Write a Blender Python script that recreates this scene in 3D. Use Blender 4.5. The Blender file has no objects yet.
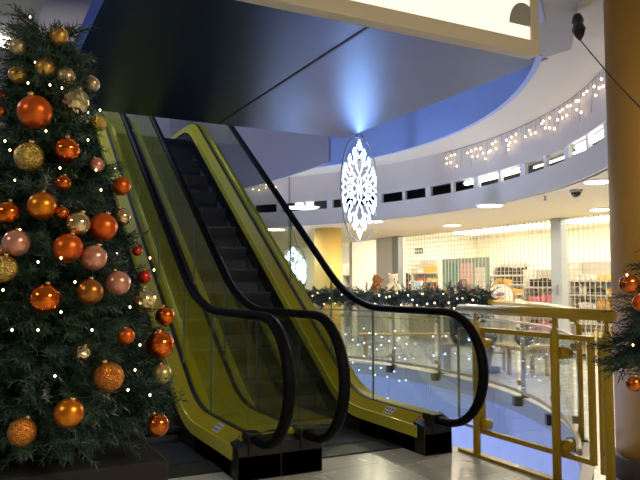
import bpy, bmesh, math, random
from mathutils import Vector, Matrix
random.seed(7)
C = bpy.context.scene.collection
PI = math.pi
def R(d): return math.radians(d)

# ------------------------------------------------------------------ camera
CAM = Vector((-1.646, -4.383, 1.32)); FPX = 680.0
YAW = R(27.3); PIT = math.atan(45/680)
Fh = Vector((math.sin(YAW), math.cos(YAW), 0)); RT = Vector((math.cos(YAW), -math.sin(YAW), 0))
FW = Fh*math.cos(PIT) + Vector((0,0,math.sin(PIT))); UP = -Fh*math.sin(PIT) + Vector((0,0,math.cos(PIT)))
def ray(px, py): return RT*((px-320)/FPX) + UP*((240-py)/FPX) + FW
def at(px, py, D):            # point at distance D along the level view axis
    d = ray(px, py); return CAM + d*(D/d.dot(Fh))
def on_x(px, py, X):
    d = ray(px, py); return CAM + d*((X-CAM.x)/d.x)
def on_z(px, py, Z):
    d = ray(px, py); return CAM + d*((Z-CAM.z)/d.z)
cd = bpy.data.cameras.new('camera'); cam = bpy.data.objects.new('camera', cd); C.objects.link(cam)
cd.sensor_width = 36; cd.lens = FPX/640*36; cd.clip_start = .05
cam.location = CAM; cam.rotation_euler = (PI/2+PIT, 0, -YAW)
bpy.context.scene.camera = cam

# ------------------------------------------------------------------ materials
MATS = {}
def mat(name, col, rough=.5, metal=0, emit=None, es=0, bump=0, bscale=40, var=0, vscale=6, coat=0, spec=.5):
    m = bpy.data.materials.new(name); m.use_nodes = True; nt = m.node_tree; b = nt.nodes['Principled BSDF']
    b.inputs['Base Color'].default_value = (*col, 1); b.inputs['Roughness'].default_value = rough
    b.inputs['Metallic'].default_value = metal; b.inputs['Coat Weight'].default_value = coat
    b.inputs['Specular IOR Level'].default_value = spec
    if emit: b.inputs['Emission Color'].default_value = (*emit, 1); b.inputs['Emission Strength'].default_value = es
    if bump or var:
        tc = nt.nodes.new('ShaderNodeTexCoord')
        if var:
            n = nt.nodes.new('ShaderNodeTexNoise'); n.inputs['Scale'].default_value = vscale; n.inputs['Detail'].default_value = 4
            nt.links.new(tc.outputs['Object'], n.inputs['Vector'])
            mx = nt.nodes.new('ShaderNodeMix'); mx.data_type = 'RGBA'
            mx.inputs['A'].default_value = (*[c*(1-var) for c in col], 1); mx.inputs['B'].default_value = (*[min(1, c*(1+var)) for c in col], 1)
            nt.links.new(n.outputs['Fac'], mx.inputs['Factor']); nt.links.new(mx.outputs['Result'], b.inputs['Base Color'])
        if bump:
            n2 = nt.nodes.new('ShaderNodeTexNoise'); n2.inputs['Scale'].default_value = bscale
            nt.links.new(tc.outputs['Object'], n2.inputs['Vector'])
            bp = nt.nodes.new('ShaderNodeBump'); bp.inputs['Strength'].default_value = bump; bp.inputs['Distance'].default_value = .01
            nt.links.new(n2.outputs['Fac'], bp.inputs['Height']); nt.links.new(bp.outputs['Normal'], b.inputs['Normal'])
    MATS[name] = m; return m
def glass(name, tint, refl=.06, rough=.02):
    m = bpy.data.materials.new(name); m.use_nodes = True; nt = m.node_tree; nt.nodes.clear()
    o = nt.nodes.new('ShaderNodeOutputMaterial'); t = nt.nodes.new('ShaderNodeBsdfTransparent'); g = nt.nodes.new('ShaderNodeBsdfGlossy')
    t.inputs['Color'].default_value = (*tint, 1); g.inputs['Roughness'].default_value = rough
    f = nt.nodes.new('ShaderNodeLayerWeight'); f.inputs['Blend'].default_value = .25
    mr = nt.nodes.new('ShaderNodeMapRange'); mr.inputs['To Min'].default_value = refl; mr.inputs['To Max'].default_value = .45
    mx = nt.nodes.new('ShaderNodeMixShader')
    nt.links.new(f.outputs['Fresnel'], mr.inputs['Value']); nt.links.new(mr.outputs['Result'], mx.inputs['Fac'])
    nt.links.new(t.outputs[0], mx.inputs[1]); nt.links.new(g.outputs[0], mx.inputs[2]); nt.links.new(mx.outputs[0], o.inputs['Surface'])
    return m
def tiles(name, col, col2, scale, rough):
    m = mat(name, col, rough); nt = m.node_tree; b = nt.nodes['Principled BSDF']
    tc = nt.nodes.new('ShaderNodeTexCoord'); br = nt.nodes.new('ShaderNodeTexBrick'); br.offset = 0
    br.inputs['Color1'].default_value = (*col, 1); br.inputs['Color2'].default_value = (*[c*.93 for c in col], 1); br.inputs['Mortar'].default_value = (*col2, 1)
    br.inputs['Scale'].default_value = 1; br.inputs['Brick Width'].default_value = scale; br.inputs['Row Height'].default_value = scale
    br.inputs['Mortar Size'].default_value = .006
    nt.links.new(tc.outputs['Object'], br.inputs['Vector']); nt.links.new(br.outputs['Color'], b.inputs['Base Color'])
    n = nt.nodes.new('ShaderNodeTexNoise'); n.inputs['Scale'].default_value = 5
    mr = nt.nodes.new('ShaderNodeMapRange'); mr.inputs['To Min'].default_value = rough*.7; mr.inputs['To Max'].default_value = rough*1.4
    nt.links.new(tc.outputs['Object'], n.inputs['Vector']); nt.links.new(n.outputs['Fac'], mr.inputs['Value']); nt.links.new(mr.outputs['Result'], b.inputs['Roughness'])
    return m
def grooved(name, col, rough, freq):
    m = mat(name, col, rough, .6); nt = m.node_tree; b = nt.nodes['Principled BSDF']
    tc = nt.nodes.new('ShaderNodeTexCoord'); w = nt.nodes.new('ShaderNodeTexWave'); w.bands_direction = 'X'; w.inputs['Scale'].default_value = freq
    bp = nt.nodes.new('ShaderNodeBump'); bp.inputs['Strength'].default_value = .5; bp.inputs['Distance'].default_value = .006
    nt.links.new(tc.outputs['Object'], w.inputs['Vector']); nt.links.new(w.outputs['Fac'], bp.inputs['Height']); nt.links.new(bp.outputs['Normal'], b.inputs['Normal'])
    return m
def glitter(name, col, scale=160, hammered=False):
    m = mat(name, col, .3, .9); nt = m.node_tree; b = nt.nodes['Principled BSDF']
    tc = nt.nodes.new('ShaderNodeTexCoord'); v = nt.nodes.new('ShaderNodeTexVoronoi'); v.inputs['Scale'].default_value = scale
    nt.links.new(tc.outputs['Object'], v.inputs['Vector'])
    bp = nt.nodes.new('ShaderNodeBump'); bp.inputs['Strength'].default_value = 1; bp.inputs['Distance'].default_value = .004 if not hammered else .02
    nt.links.new(v.outputs['Distance'], bp.inputs['Height']); nt.links.new(bp.outputs['Normal'], b.inputs['Normal'])
    if not hammered:
        mx = nt.nodes.new('ShaderNodeMix'); mx.data_type = 'RGBA'
        mx.inputs['A'].default_value = (*[c*.6 for c in col], 1); mx.inputs['B'].default_value = (*[min(1, c*1.5) for c in col], 1)
        sp = nt.nodes.new('ShaderNodeSeparateColor'); nt.links.new(v.outputs['Color'], sp.inputs[0])
        nt.links.new(sp.outputs[0], mx.inputs['Factor']); nt.links.new(mx.outputs['Result'], b.inputs['Base Color'])
    return m

M = {}
M['floor'] = tiles('floor_tile', (.60,.62,.59), (.40,.41,.40), .6, .24)
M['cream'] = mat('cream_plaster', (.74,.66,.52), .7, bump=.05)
M['shopwall'] = mat('shop_wall', (.82,.76,.60), .6)
M['shelfm'] = mat('shelf_paint', (.55,.53,.48), .5)
M['unlit'] = mat('unlit_fascia_grey', (.34,.32,.37), .6)  # grey for the stretch of blue fascia that the blue light misses
M['lav'] = mat('pale_plaster', (.74,.65,.58), .65, bump=.05)
M['blue'] = mat('blue_fascia', (.30,.39,.72), .4, var=.05)
M['bluelow'] = mat('pale_blue_fascia', (.52,.58,.82), .28, var=.05)
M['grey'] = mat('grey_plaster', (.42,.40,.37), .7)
M['white'] = mat('white_paint', (.85,.83,.78), .5)
M['slab'] = mat('slab_edge', (.42,.42,.40), .5)
M['metal'] = mat('soffit_metal', (.075,.115,.25), .38, .95, var=.06, vscale=2)
M['seam'] = mat('seam_dark', (.01,.01,.012), .6)
M['olive'] = mat('olive_wall', (.50,.46,.20), .7)
M['dark'] = mat('dark_void', (.015,.016,.02), .7)
M['ochre'] = mat('ochre_column', (.55,.30,.05), .55, bump=.05, var=.06)
M['ochre2'] = mat('yellow_column', (.75,.50,.13), .55, var=.06)
M['skirtdark'] = mat('dark_skirting', (.05,.04,.035), .5)
M['yellow'] = mat('escalator_yellow', (.50,.42,.004), .42, .0, var=.05, spec=.2)
M['ytrim'] = mat('escalator_trim', (.95,.86,.10), .14, .3)
M['black'] = mat('black_panel', (.012,.012,.013), .35, var=.2)
M['rubber'] = mat('handrail_rubber', (.006,.006,.008), .5, spec=.06)
M['step'] = grooved('step_metal', (.055,.065,.10), .4, 12)
M['plate'] = grooved('floor_plate', (.05,.055,.055), .4, 18)
M['truss'] = mat('truss_cladding', (.25,.26,.28), .4, .4)
M['glass'] = glass('clear_glass', (.90,.94,.90), .02)
M['glass2'] = glass('rail_glass', (.93,.95,.95), .03)
M['gedge'] = mat('glass_edge', (.16,.22,.19), .2)
M['sticker'] = mat('sticker', (.75,.76,.78), .4)
M['stickerink'] = mat('sticker_ink', (.08,.12,.35), .5)
M['redink'] = mat('red_ink', (.5,.05,.02), .5)
M['rail'] = mat('yellow_rail', (.56,.37,.012), .35, var=.05, coat=.2)
M['beige'] = mat('beige_metal', (.48,.41,.26), .4, .3)
M['steel'] = mat('grey_steel', (.42,.43,.45), .35, .7)
M['needle'] = mat('needles', (.016,.052,.030), .5, var=.5, vscale=8)
M['needle2'] = mat('garland_needles', (.008,.024,.013), .6, var=.4)
M['frost'] = mat('frosted_tip', (.30,.34,.33), .6)
M['trunk'] = mat('bark', (.05,.03,.02), .9, bump=.4)
M['cloth'] = mat('black_drape', (.008,.008,.008), .8)
M['cap'] = mat('gold_cap', (.7,.5,.2), .3, 1)
M['wire'] = mat('dark_wire', (.02,.03,.02), .6)
M['warm'] = mat('warm_bulb', (1,.8,.5), .4, emit=(1,.72,.40), es=7)
M['cool'] = mat('cool_bulb', (.8,.9,1), .4, emit=(.62,.78,1), es=8)
M['snow'] = mat('rope_light', (.8,.9,1), .4, emit=(.40,.65,1), es=13)
M['tubelamp'] = mat('tube_lamp', (1,1,1), .4, emit=(1,.98,.90), es=5)
M['panel'] = mat('light_panel', (1,1,1), .4, emit=(1,.92,.75), es=3)
M['signface'] = mat('sign_face', (.9,.88,.8), .4, emit=(1,.94,.74), es=.95)
M['down'] = mat('downlight_lens', (1,1,1), .4, emit=(1,.88,.66), es=9)
M['grille'] = mat('grille_wire', (.50,.46,.38), .4, .5)
M['jamb'] = mat('jamb_grey', (.42,.46,.50), .4, .3)
M['wood'] = mat('bench_wood', (.50,.36,.18), .5, var=.2)
M['skin'] = mat('skin', (.10,.056,.042), .5)
M['hair'] = mat('dark_hair', (.02,.014,.012), .5)
M['jeans'] = mat('grey_trousers', (.10,.11,.14), .8, bump=.2)
M['jacket'] = mat('dark_jacket', (.035,.04,.045), .8, bump=.2)
M['jacket2'] = mat('maroon_top', (.07,.03,.05), .8, bump=.2)
M['shoe'] = mat('shoe', (.05,.05,.06), .5)
M['brownplush'] = mat('brown_plush', (.42,.17,.05), .9, bump=.6, bscale=120)
M['whiteplush'] = mat('white_plush', (.80,.74,.64), .9, bump=.6, bscale=120)
M['eye'] = mat('black_eye', (.01,.01,.01), .2)
M['screen'] = mat('monitor_screen', (.2,.3,.4), .2, emit=(.45,.58,.68), es=.7)
M['board'] = mat('display_board', (.30,.42,.40), .5, var=.15, vscale=5)
M['gold'] = mat('gold_trim', (.75,.50,.12), .3, .8)
M['purple'] = mat('purple_ink', (.20,.12,.40), .5)
M['camdome'] = mat('smoked_dome', (.02,.02,.02), .1)
P = {}
for n, c in dict(amber=(.60,.30,.04), blackp=(.03,.03,.03), whitep=(.85,.82,.76), redp=(.55,.06,.05), pink=(.75,.22,.32), teal=(.15,.40,.40), orange=(.85,.35,.04), palepink=(.85,.55,.55), goldp=(.75,.55,.15)).items():
    P[n] = mat('product_'+n, c, .35)

# ------------------------------------------------------------------ mesh builder
class MB:
    def __init__(s): s.v = []; s.f = []; s.mi = []; s.sm = []; s.cur = 0
    def add(s, vs, fs, smooth=False):
        b = len(s.v); s.v += [tuple(v) for v in vs]
        for f in fs: s.f.append([b+i for i in f]); s.mi.append(s.cur); s.sm.append(smooth)
        return s
    def box(s, a, b):
        (x0,y0,z0),(x1,y1,z1) = a, b
        return s.add([(x0,y0,z0),(x1,y0,z0),(x1,y1,z0),(x0,y1,z0),(x0,y0,z1),(x1,y0,z1),(x1,y1,z1),(x0,y1,z1)],
              [(0,3,2,1),(4,5,6,7),(0,1,5,4),(1,2,6,5),(2,3,7,6),(3,0,4,7)])
    def tube(s, pts, r, n=8, closed=False, flat=1.0, caps=True):
        pts = [Vector(p) for p in pts]; N = len(pts); rings = []; rs = r if isinstance(r, (list, tuple)) else [r]*N
        prev = None
        for i, p in enumerate(pts):
            if closed: t = pts[(i+1) % N]-pts[i-1]
            else: t = pts[min(i+1, N-1)]-pts[max(i-1, 0)]
            if t.length < 1e-9: t = Vector((0,0,1))
            t.normalize()
            if prev is None:
                a = Vector((1,0,0)) if abs(t.x) < .9 else Vector((0,1,0)); a = (a-t*a.dot(t)).normalized()
            else: a = (prev-t*prev.dot(t)).normalized()
            prev = a; b = t.cross(a)
            rings.append([p+a*(math.cos(2*PI*k/n)*rs[i])+b*(math.sin(2*PI*k/n)*rs[i]*flat) for k in range(n)])
        vs = [q for rg in rings for q in rg]; fs = []
        for i in range(N if closed else N-1):
            j = (i+1) % N
            for k in range(n): fs.append((i*n+k, i*n+(k+1) % n, j*n+(k+1) % n, j*n+k))
        if not closed and caps: fs.append(tuple(range(n-1, -1, -1))); fs.append(tuple((N-1)*n+k for k in range(n)))
        return s.add(vs, fs, True)
    def sphere(s, c, r, nu=16, nv=10, sc=(1,1,1)):
        c = Vector(c); vs = [c+Vector((0,0,r*sc[2]))]; fs = []
        for j in range(1, nv):
            th = PI*j/nv
            for i in range(nu):
                ph = 2*PI*i/nu; vs.append(c+Vector((r*math.sin(th)*math.cos(ph)*sc[0], r*math.sin(th)*math.sin(ph)*sc[1], r*math.cos(th)*sc[2])))
        vs.append(c-Vector((0,0,r*sc[2]))); L = len(vs)-1
        for i in range(nu): fs.append((0, 1+i, 1+(i+1) % nu)); fs.append((L, L-nu+(i+1) % nu, L-nu+i))
        for j in range(nv-2):
            for i in range(nu):
                a = 1+j*nu; b = a+nu; fs.append((a+i, b+i, b+(i+1) % nu, a+(i+1) % nu))
        return s.add(vs, fs, True)
    def lathe(s, c, prof, n=24, smooth=True):
        c = Vector(c); vs = []; fs = []
        for (r, z) in prof:
            for k in range(n): vs.append(c+Vector((r*math.cos(2*PI*k/n), r*math.sin(2*PI*k/n), z)))
        for i in range(len(prof)-1):
            for k in range(n): fs.append((i*n+k, i*n+(k+1) % n, (i+1)*n+(k+1) % n, (i+1)*n+k))
        fs.append(tuple(range(n-1, -1, -1))); fs.append(tuple((len(prof)-1)*n+k for k in range(n)))
        return s.add(vs, fs, smooth)
    def sweep(s, path, prof, x0=0, sx=1, smooth=False, caps=True):   # path of (y,z); profile of (dx,dz), closed
        n = len(prof); vs = []; fs = []
        for (y, z) in path:
            for (dx, dz) in prof: vs.append((x0+sx*dx, y, z+dz))
        for i in range(len(path)-1):
            for k in range(n): fs.append((i*n+k, i*n+(k+1) % n, (i+1)*n+(k+1) % n, (i+1)*n+k))
        if caps: fs.append(tuple(range(n-1, -1, -1))); fs.append(tuple((len(path)-1)*n+k for k in range(n)))
        return s.add(vs, fs, smooth)
    def build(s, name, mats, parent=None, loc=None, bevel=0):
        me = bpy.data.meshes.new(name); o = loc if loc is not None else None
        vs = s.v if o is None else [(v[0]-o[0], v[1]-o[1], v[2]-o[2]) for v in s.v]
        me.from_pydata(vs, [], s.f)
        for m in (mats if isinstance(mats, (list, tuple)) else [mats]): me.materials.append(m)
        me.polygons.foreach_set('material_index', s.mi); me.polygons.foreach_set('use_smooth', s.sm); me.update()
        ob = bpy.data.objects.new(name, me); C.objects.link(ob)
        if o is not None: ob.location = o
        if parent is not None:
            ob.parent = parent
            if loc is None: ob.matrix_parent_inverse = Matrix.Translation(-Vector(parent.location))
        if bevel:
            b = ob.modifiers.new('bevel', 'BEVEL'); b.width = bevel; b.segments = 2; b.limit_method = 'ANGLE'
        return ob
def fix_normals(o):
    bm = bmesh.new(); bm.from_mesh(o.data); bmesh.ops.recalc_face_normals(bm, faces=bm.faces); bm.to_mesh(o.data); bm.free(); return o
def tag(o, label, cat, group=None, kind=None):
    o['label'] = label; o['category'] = cat
    if group: o['group'] = group
    if kind: o['kind'] = kind
    return o
def thing(name, label, cat, loc=(0,0,0), group=None):
    o = bpy.data.objects.new(name, None); C.objects.link(o); o.location = loc; o.empty_display_size = .1
    return tag(o, label, cat, group)
def struct(o): o['kind'] = 'structure'; return o

# ------------------------------------------------------------------ the setting
CX, CY = -1.63, 3.82          # centre of the round void
def pol(r, a, z): return Vector((CX+r*math.cos(R(a)), CY+r*math.sin(R(a)), z))
def arc(r, a0, a1, z, n): return [pol(r, a0+(a1-a0)*i/n, z) for i in range(n+1)]
def poly_with_hole(name, outer, hole, z, m, thick=0):
    bm = bmesh.new()
    def loop(pts):
        vs = [bm.verts.new((p[0], p[1], z)) for p in pts]
        return [bm.edges.new((vs[i], vs[(i+1) % len(vs)])) for i in range(len(vs))]
    e = loop(outer) + (loop(hole) if hole else [])
    bmesh.ops.triangle_fill(bm, use_beauty=True, edges=e)
    if thick:
        r = bmesh.ops.extrude_face_region(bm, geom=bm.faces[:])
        for v in [g for g in r['geom'] if isinstance(g, bmesh.types.BMVert)]: v.co.z += thick
        bmesh.ops.recalc_face_normals(bm, faces=bm.faces[:])
    me = bpy.data.meshes.new(name); bm.to_mesh(me); bm.free(); me.materials.append(m)
    o = bpy.data.objects.new(name, me); C.objects.link(o); return struct(o)
RV = 6.12
# void outline in the floor: inside the circle, beyond the escalator landing
def ang_at_x(x): return -math.degrees(math.acos((x-CX)/RV))
a_st = ang_at_x(1.96)
ya = 0.42
a_left = 180+math.degrees(math.asin((CY-ya)/RV))
hole = [(p.x, p.y) for p in arc(RV, a_st, a_left, 0, 72)] + [(1.96, ya)]
poly_with_hole('floor', [(-10,-8),(12.5,-8),(12.5,20),(-10,20)], hole, -.02, M['floor'], .02)
fl2 = MB(); fl2.box((-8,-3,-4.2),(6,12,-4.1)); o = fl2.build('floor_lower', M['floor']); struct(o)
# slab edge of the void
def band(name, r, z0, z1, a0, a1, m, n=96, r2=None):
    b = MB(); p0 = arc(r, a0, a1, z0, n); p1 = arc(r, a0, a1, z1, n); r2 = r2 or r+.06
    q0 = arc(r2, a0, a1, z0, n); q1 = arc(r2, a0, a1, z1, n)
    vs = p0+p1+q0+q1; k = n+1; fs = []
    for i in range(n):
        fs += [(i, k+i, k+i+1, i+1), (2*k+i, 2*k+i+1, 3*k+i+1, 3*k+i), (i, i+1, 2*k+i+1, 2*k+i), (k+i, 3*k+i, 3*k+i+1, k+i+1)]
    fs += [(0, 2*k, 3*k, k), (n, k+n, 3*k+n, 2*k+n)]
    b.add(vs, fs, False); return b.build(name, m)
struct(band('trim_1', RV-.03, -.16, .03, a_st, a_left, M['slab'], r2=RV+.05))
struct(band('wall_void', RV, -4.1, -.16, a_st, 320, M['bluelow'], r2=RV+.05))
b = MB(); b.box((-7.0, ya-.08, -.35),(1.96, ya, -.02)); b.box((1.86, -1.25, -.35),(1.96, ya, -.02)); struct(b.build('trim_2', M['slab']))
# upper slab: cream ceiling, bulkhead with light slot, low ceiling over the walkway
RU, RB = 5.86, 6.55
ZC = 3.40
def annulus(name, r0, r1, z, a0, a1, m, th=.05, n=96): return struct(band(name, r0, z, z+th, a0, a1, m, n, r2=r1))
annulus('ceiling', RU, RB+.02, ZC, -75, 285, M['cream'])
SL0, SL1, ZL = 2.74, 2.90, 2.45
AW0, AW1 = -46, 205
struct(band('wall_bulkhead', RB, SL1, ZC, AW0, AW1, M['lav']))
struct(band('wall_fascia', RB, ZL, SL0, AW0, AW1, M['lav']))
struct(band('trim_3', RB+.40, SL0-.02, SL1+.1, AW0, AW1, M['dark']))
annulus('trim_4', RB+.02, RB+.40, SL0-.03, AW0, AW1, M['grey'], .03)
annulus('trim_5', RB+.02, RB+.40, SL1+.06, AW0, AW1, M['grey'], .03)
b = MB()
for a in range(AW0+2, AW1, 5):
    p = pol(RB+.02, a, 0); d = (pol(1, a, 0)-pol(0, a, 0)); t = Vector((-d.y, d.x, 0))
    w = .03 if a % 2 else .06
    vs = [p+t*sx*w+d*sy+Vector((0,0,z)) for z in (SL0-.01, SL1+.01) for sx, sy in ((-1,0),(1,0),(1,.05),(-1,.05))]
    b.add(vs, [(0,3,2,1),(4,5,6,7),(0,1,5,4),(1,2,6,5),(2,3,7,6),(3,0,4,7)])
struct(b.build('trim_6', M['white']))
low = [(p.x, p.y) for p in arc(RB+.03, AW0, AW1, 0, 72)]
XS = 7.26
out = [(-9.9, low[-1][1]), (-9.9, 19.9), (XS, 19.9), (XS, low[0][1])]
poly_with_hole('ceiling_walkway', low+out, None, ZL, M['cream'], .04)
# blue fascia of the floor above and the roof over the void
struct(band('wall_upper', RU-.02, ZC-.02, 7.0, -40, 312, M['blue'], r2=RU+.04))
b = MB(); b.box((-9,-4.5,7.0),(6,11,7.1)); struct(b.build('ceiling_roof', M['blue']))
# near ceiling at camera side
g1 = on_z(545, 55, ZC+.01); g2 = on_z(571, 47, ZC+.01); g3 = on_z(578, 0, ZC+.01)
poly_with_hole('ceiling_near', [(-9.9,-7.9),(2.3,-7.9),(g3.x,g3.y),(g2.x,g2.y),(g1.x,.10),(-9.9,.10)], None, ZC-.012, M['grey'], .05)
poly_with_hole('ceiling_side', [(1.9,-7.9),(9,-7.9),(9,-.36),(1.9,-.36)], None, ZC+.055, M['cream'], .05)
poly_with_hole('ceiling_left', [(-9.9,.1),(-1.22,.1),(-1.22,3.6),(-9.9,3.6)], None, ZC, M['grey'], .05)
# metal clad soffit of the bridge
b = MB(); b.box((-.83,.10,ZC-.006),(3.03,3.92,ZC+.2)); o = b.build('ceiling_soffit', M['metal']); struct(o)
b = MB(); b.box((1.14,.10,ZC-.012),(1.165,3.92,ZC-.005)); struct(b.build('trim_7', M['seam']))
n = 24; p0 = []; p1 = []
for i in range(n+1):
    a = 20.5+i*2.7; zb = 3.43-.36*min(1, i/8); p0.append(pol(RU-.06, a, zb)); p1.append(pol(RU-.06, a, 7))
b = MB(); vs = p0+p1+[p+(p-pol(0,0,p.z))*.008 for p in p0]+[p+(p-pol(0,0,p.z))*.008 for p in p1]; k = n+1
for i in range(n): b.add([vs[i],vs[i+1],vs[k+i+1],vs[k+i],vs[2*k+i],vs[2*k+i+1],vs[3*k+i+1],vs[3*k+i]], [(0,3,2,1),(4,5,6,7),(0,1,5,4),(1,2,6,5),(2,3,7,6),(3,0,4,7)])
struct(b.build('wall_unlit', M['unlit']))  # grey sheet before the blue fascia, coloured as its unlit part
# escalator upper landing and walls behind it
b = MB(); b.box((-1.5, 7.35, 3.54),(2.15, 9.8, 3.75)); struct(b.build('floor_landing', M['slab']))
b = MB(); b.box((-2.6, 9.05, 3.75),(2.0, 9.15, 5.3)); struct(b.build('wall_landing', M['olive']))
d_ = ray(168.5,120); q = CAM+d_*((9.03-CAM.y)/d_.y); b = MB(); b.box((q.x-.05,8.98,3.75),(q.x+.05,9.04,5.3)); struct(b.build('trim_8', M['dark']))
# outer walls
b = MB(); b.box((-10,-8,0),(-9.9,20,7)); struct(b.build('wall_left', M['cream']))
b = MB(); b.box((-10,-8,0),(12.5,-7.9,7)); struct(b.build('wall_back', M['cream']))
b = MB(); b.box((-10,19.9,0),(12.5,20,7)); struct(b.build('wall_far', M['cream']))
# shops
XB = 11.6; ZS = 2.75
b = MB(); b.box((XB,-8,0),(XB+.1,20,ZS)); struct(b.build('wall_shop', M['shopwall']))
b = MB(); b.box((XS-.02,-7.9,ZS),(XB,19.9,ZS+.06)); struct(b.build('ceiling_shop', M['white']))
b = MB(); b.box((XS-.02,-7.9,ZL),(XS+.12,19.9,ZS)); struct(b.build('wall_header', M['cream']))
b = MB(); b.box((XS+.15,11.3,0),(XB,11.45,ZS)); struct(b.build('wall_partition', M['white']))
b = MB(); b.box((XS,-8,0),(XS+.12,1.2,ZS)); struct(b.build('wall_right', M['cream']))
b = MB(); b.box((XS,17.5,0),(XB,17.7,ZS)); struct(b.build('wall_side', M['white']))

# ------------------------------------------------------------------ escalators
TAN = .7186; K1 = 1.30; RISE = 3.77; K2 = K1+RISE/TAN
def fillet(pts, rad, seg=10):
    out = [Vector(pts[0])]
    for i in range(1, len(pts)-1):
        a, p, c = Vector(pts[i-1]), Vector(pts[i]), Vector(pts[i+1]); u = (a-p).normalized(); w = (c-p).normalized()
        half = u.angle(w)/2; d = rad/math.tan(half); cen = p+(u+w).normalized()*(rad/math.sin(half))
        s, e = p+u*d, p+w*d; va, vb = s-cen, e-cen
        for k in range(seg+1):
            q = va.lerp(vb, k/seg); out.append(cen+q.normalized()*rad)
    out.append(Vector(pts[-1])); return [(p.x, p.y) for p in out]
def resample(path, step):
    out = [path[0]]
    for (a, b_) in zip(path, path[1:]):
        L = math.hypot(b_[0]-a[0], b_[1]-a[1]); n = max(1, int(L/step))
        for k in range(1, n+1): out.append((a[0]+(b_[0]-a[0])*k/n, a[1]+(b_[1]-a[1])*k/n))
    return out
def zat(path, y):
    for (a, b_) in zip(path, path[1:]):
        if a[0] <= y <= b_[0]: return a[1]+(b_[1]-a[1])*(y-a[0])/max(1e-9, b_[0]-a[0])
    return path[0][1] if y < path[0][0] else path[-1][1]
NOSE = resample(fillet([(-.3,0),(K1,0),(K2,RISE),(9.1,RISE)], 1.0), .3)
HR0 = fillet([(-.13,1.11),(K1+.02,1.11),(K2-.05,RISE+1.05),(8.6,RISE+1.05)], 1.7)
def clip(path, y0, y1): return [(y0, zat(path, y0))]+[p for p in path if y0+.01 < p[0] < y1-.01]+[(y1, zat(path, y1))]
t_deck = {}
def name_key(t): return t.name
def escalator(name, xc, out_l, out_r, label):
    t = thing(name, label, 'escalator', (xc, 0, 0))
    for sx, wo in ((-1, out_l), (1, out_r)):
        d = MB(); dp = clip(NOSE, .10, 7.9)
        d.sweep(dp, [(.455,.20),(.545,.283),(.55,.283),(.55,.19),(.455,.17)], xc, sx)
        d.sweep(dp, [(.59,.285),(wo,.285),(wo,-.0),(wo-.01,-.0),(wo-.02,.26),(.59,.26)], xc, sx)
        dk = fix_normals(d.build('deck', M['yellow'], t))
        if sx > 0: t_deck[name_key(t)] = dk
        d = MB(); d.sweep(dp, [(.55,.289),(.59,.289),(.59,.24),(.55,.24)], xc, sx); fix_normals(d.build('glass_slot', M['seam'], t))
        d = MB(); d.sweep(dp, [(.436,.125),(.444,.215),(.458,.217),(.462,.125)], xc, sx); fix_normals(d.build('trim_strip', M['ytrim'], t))
        d = MB(); d.sweep(clip(NOSE, .02, 7.9), [(.452,-.12),(.452,.15),(.47,.15),(.47,-.12)], xc, sx)
        d.box((xc+min(sx*.452, sx*wo), .0, 0), (xc+max(sx*.452, sx*wo), 1.0, .16)); fix_normals(d.build('skirt_panel', M['black'], t))
        d = MB(); a, b_ = sorted((sx*.445, sx*(wo+.002)))
        d.add([(xc+a,0,0),(xc+b_,0,0),(xc+b_,.13,0),(xc+a,.13,0),(xc+a,.0,.22),(xc+b_,.0,.25),(xc+b_,.15,.30),(xc+a,.15,.24)] if sx > 0 else [(xc+a,0,0),(xc+b_,0,0),(xc+b_,.13,0),(xc+a,.13,0),(xc+a,.0,.25),(xc+b_,.0,.22),(xc+b_,.15,.24),(xc+a,.15,.30)],
              [(0,3,2,1),(4,5,6,7),(0,1,5,4),(1,2,6,5),(2,3,7,6),(3,0,4,7)])
        d.box((xc+sx*.57-.05,-.012,.17),(xc+sx*.57+.05,.13,.31))
        fix_normals(d.build('newel_cap', M['black'], t, bevel=.005))
        # handrail loop
        xr = xc+sx*.57; hp = [(.10,.265)]+[(-.13-.42*math.sin(q), .69-.42*math.cos(q)) for q in [PI*k/16 for k in range(17)]]+HR0[1:]
        d = MB(); d.tube([(xr, y, z) for y, z in hp], .041, 10, flat=.75); d.build('handrail', M['rubber'], t)
        # glass panels
        g = MB(); n = 14; pts = [(.13,.28)]+[(-.13-.385*math.sin(PI*k/n), .69-.385*math.cos(PI*k/n)) for k in range(n+1)]+[(.13,1.08)]
        vs = [(xr-.006, y, z) for y, z in pts]+[(xr+.006, y, z) for y, z in pts]; k = len(pts)
        g.add(vs, [tuple(range(k)), tuple(range(2*k-1, k-1, -1))]+[(i, k+i, k+(i+1) % k, (i+1) % k) for i in range(k)])
        fix_normals(g.build('glass_panel', M['glass'], t))
        ys = [.13,.95,1.75,2.75,3.75,4.75,5.75,6.75,7.6,8.2]
        for y0, y1 in zip(ys, ys[1:]):
            g = MB(); n = 6; bot = []; top = []
            for q in range(n+1):
                y = y0+.006+(y1-y0-.012)*q/n; bot.append((y, zat(NOSE, y)+.265)); top.append((y, zat(HR0, y)-.035))
            pts = bot+top[::-1]; k = len(pts)
            vs = [(xr-.006, y, z) for y, z in pts]+[(xr+.006, y, z) for y, z in pts]; fs = []
            for i in range(n):
                fs += [(i, i+1, k-2-i, k-1-i), (k+i, k+k-1-i, k+k-2-i, k+i+1)]
            g.add(vs, fs+[(i, k+i, k+(i+1) % k, (i+1) % k) for i in range(k)]); fix_normals(g.build('glass_panel', M['glass'], t))
            if y1 < 2.8:
                g = MB(); g.box((xr-.007, y1-.005, zat(NOSE, y1)+.27), (xr+.007, y1+.005, zat(HR0, y1)-.03)); g.build('glass_joint', M['gedge'], t)
    # steps
    y = .62; k = 0; prev = 0
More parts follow.
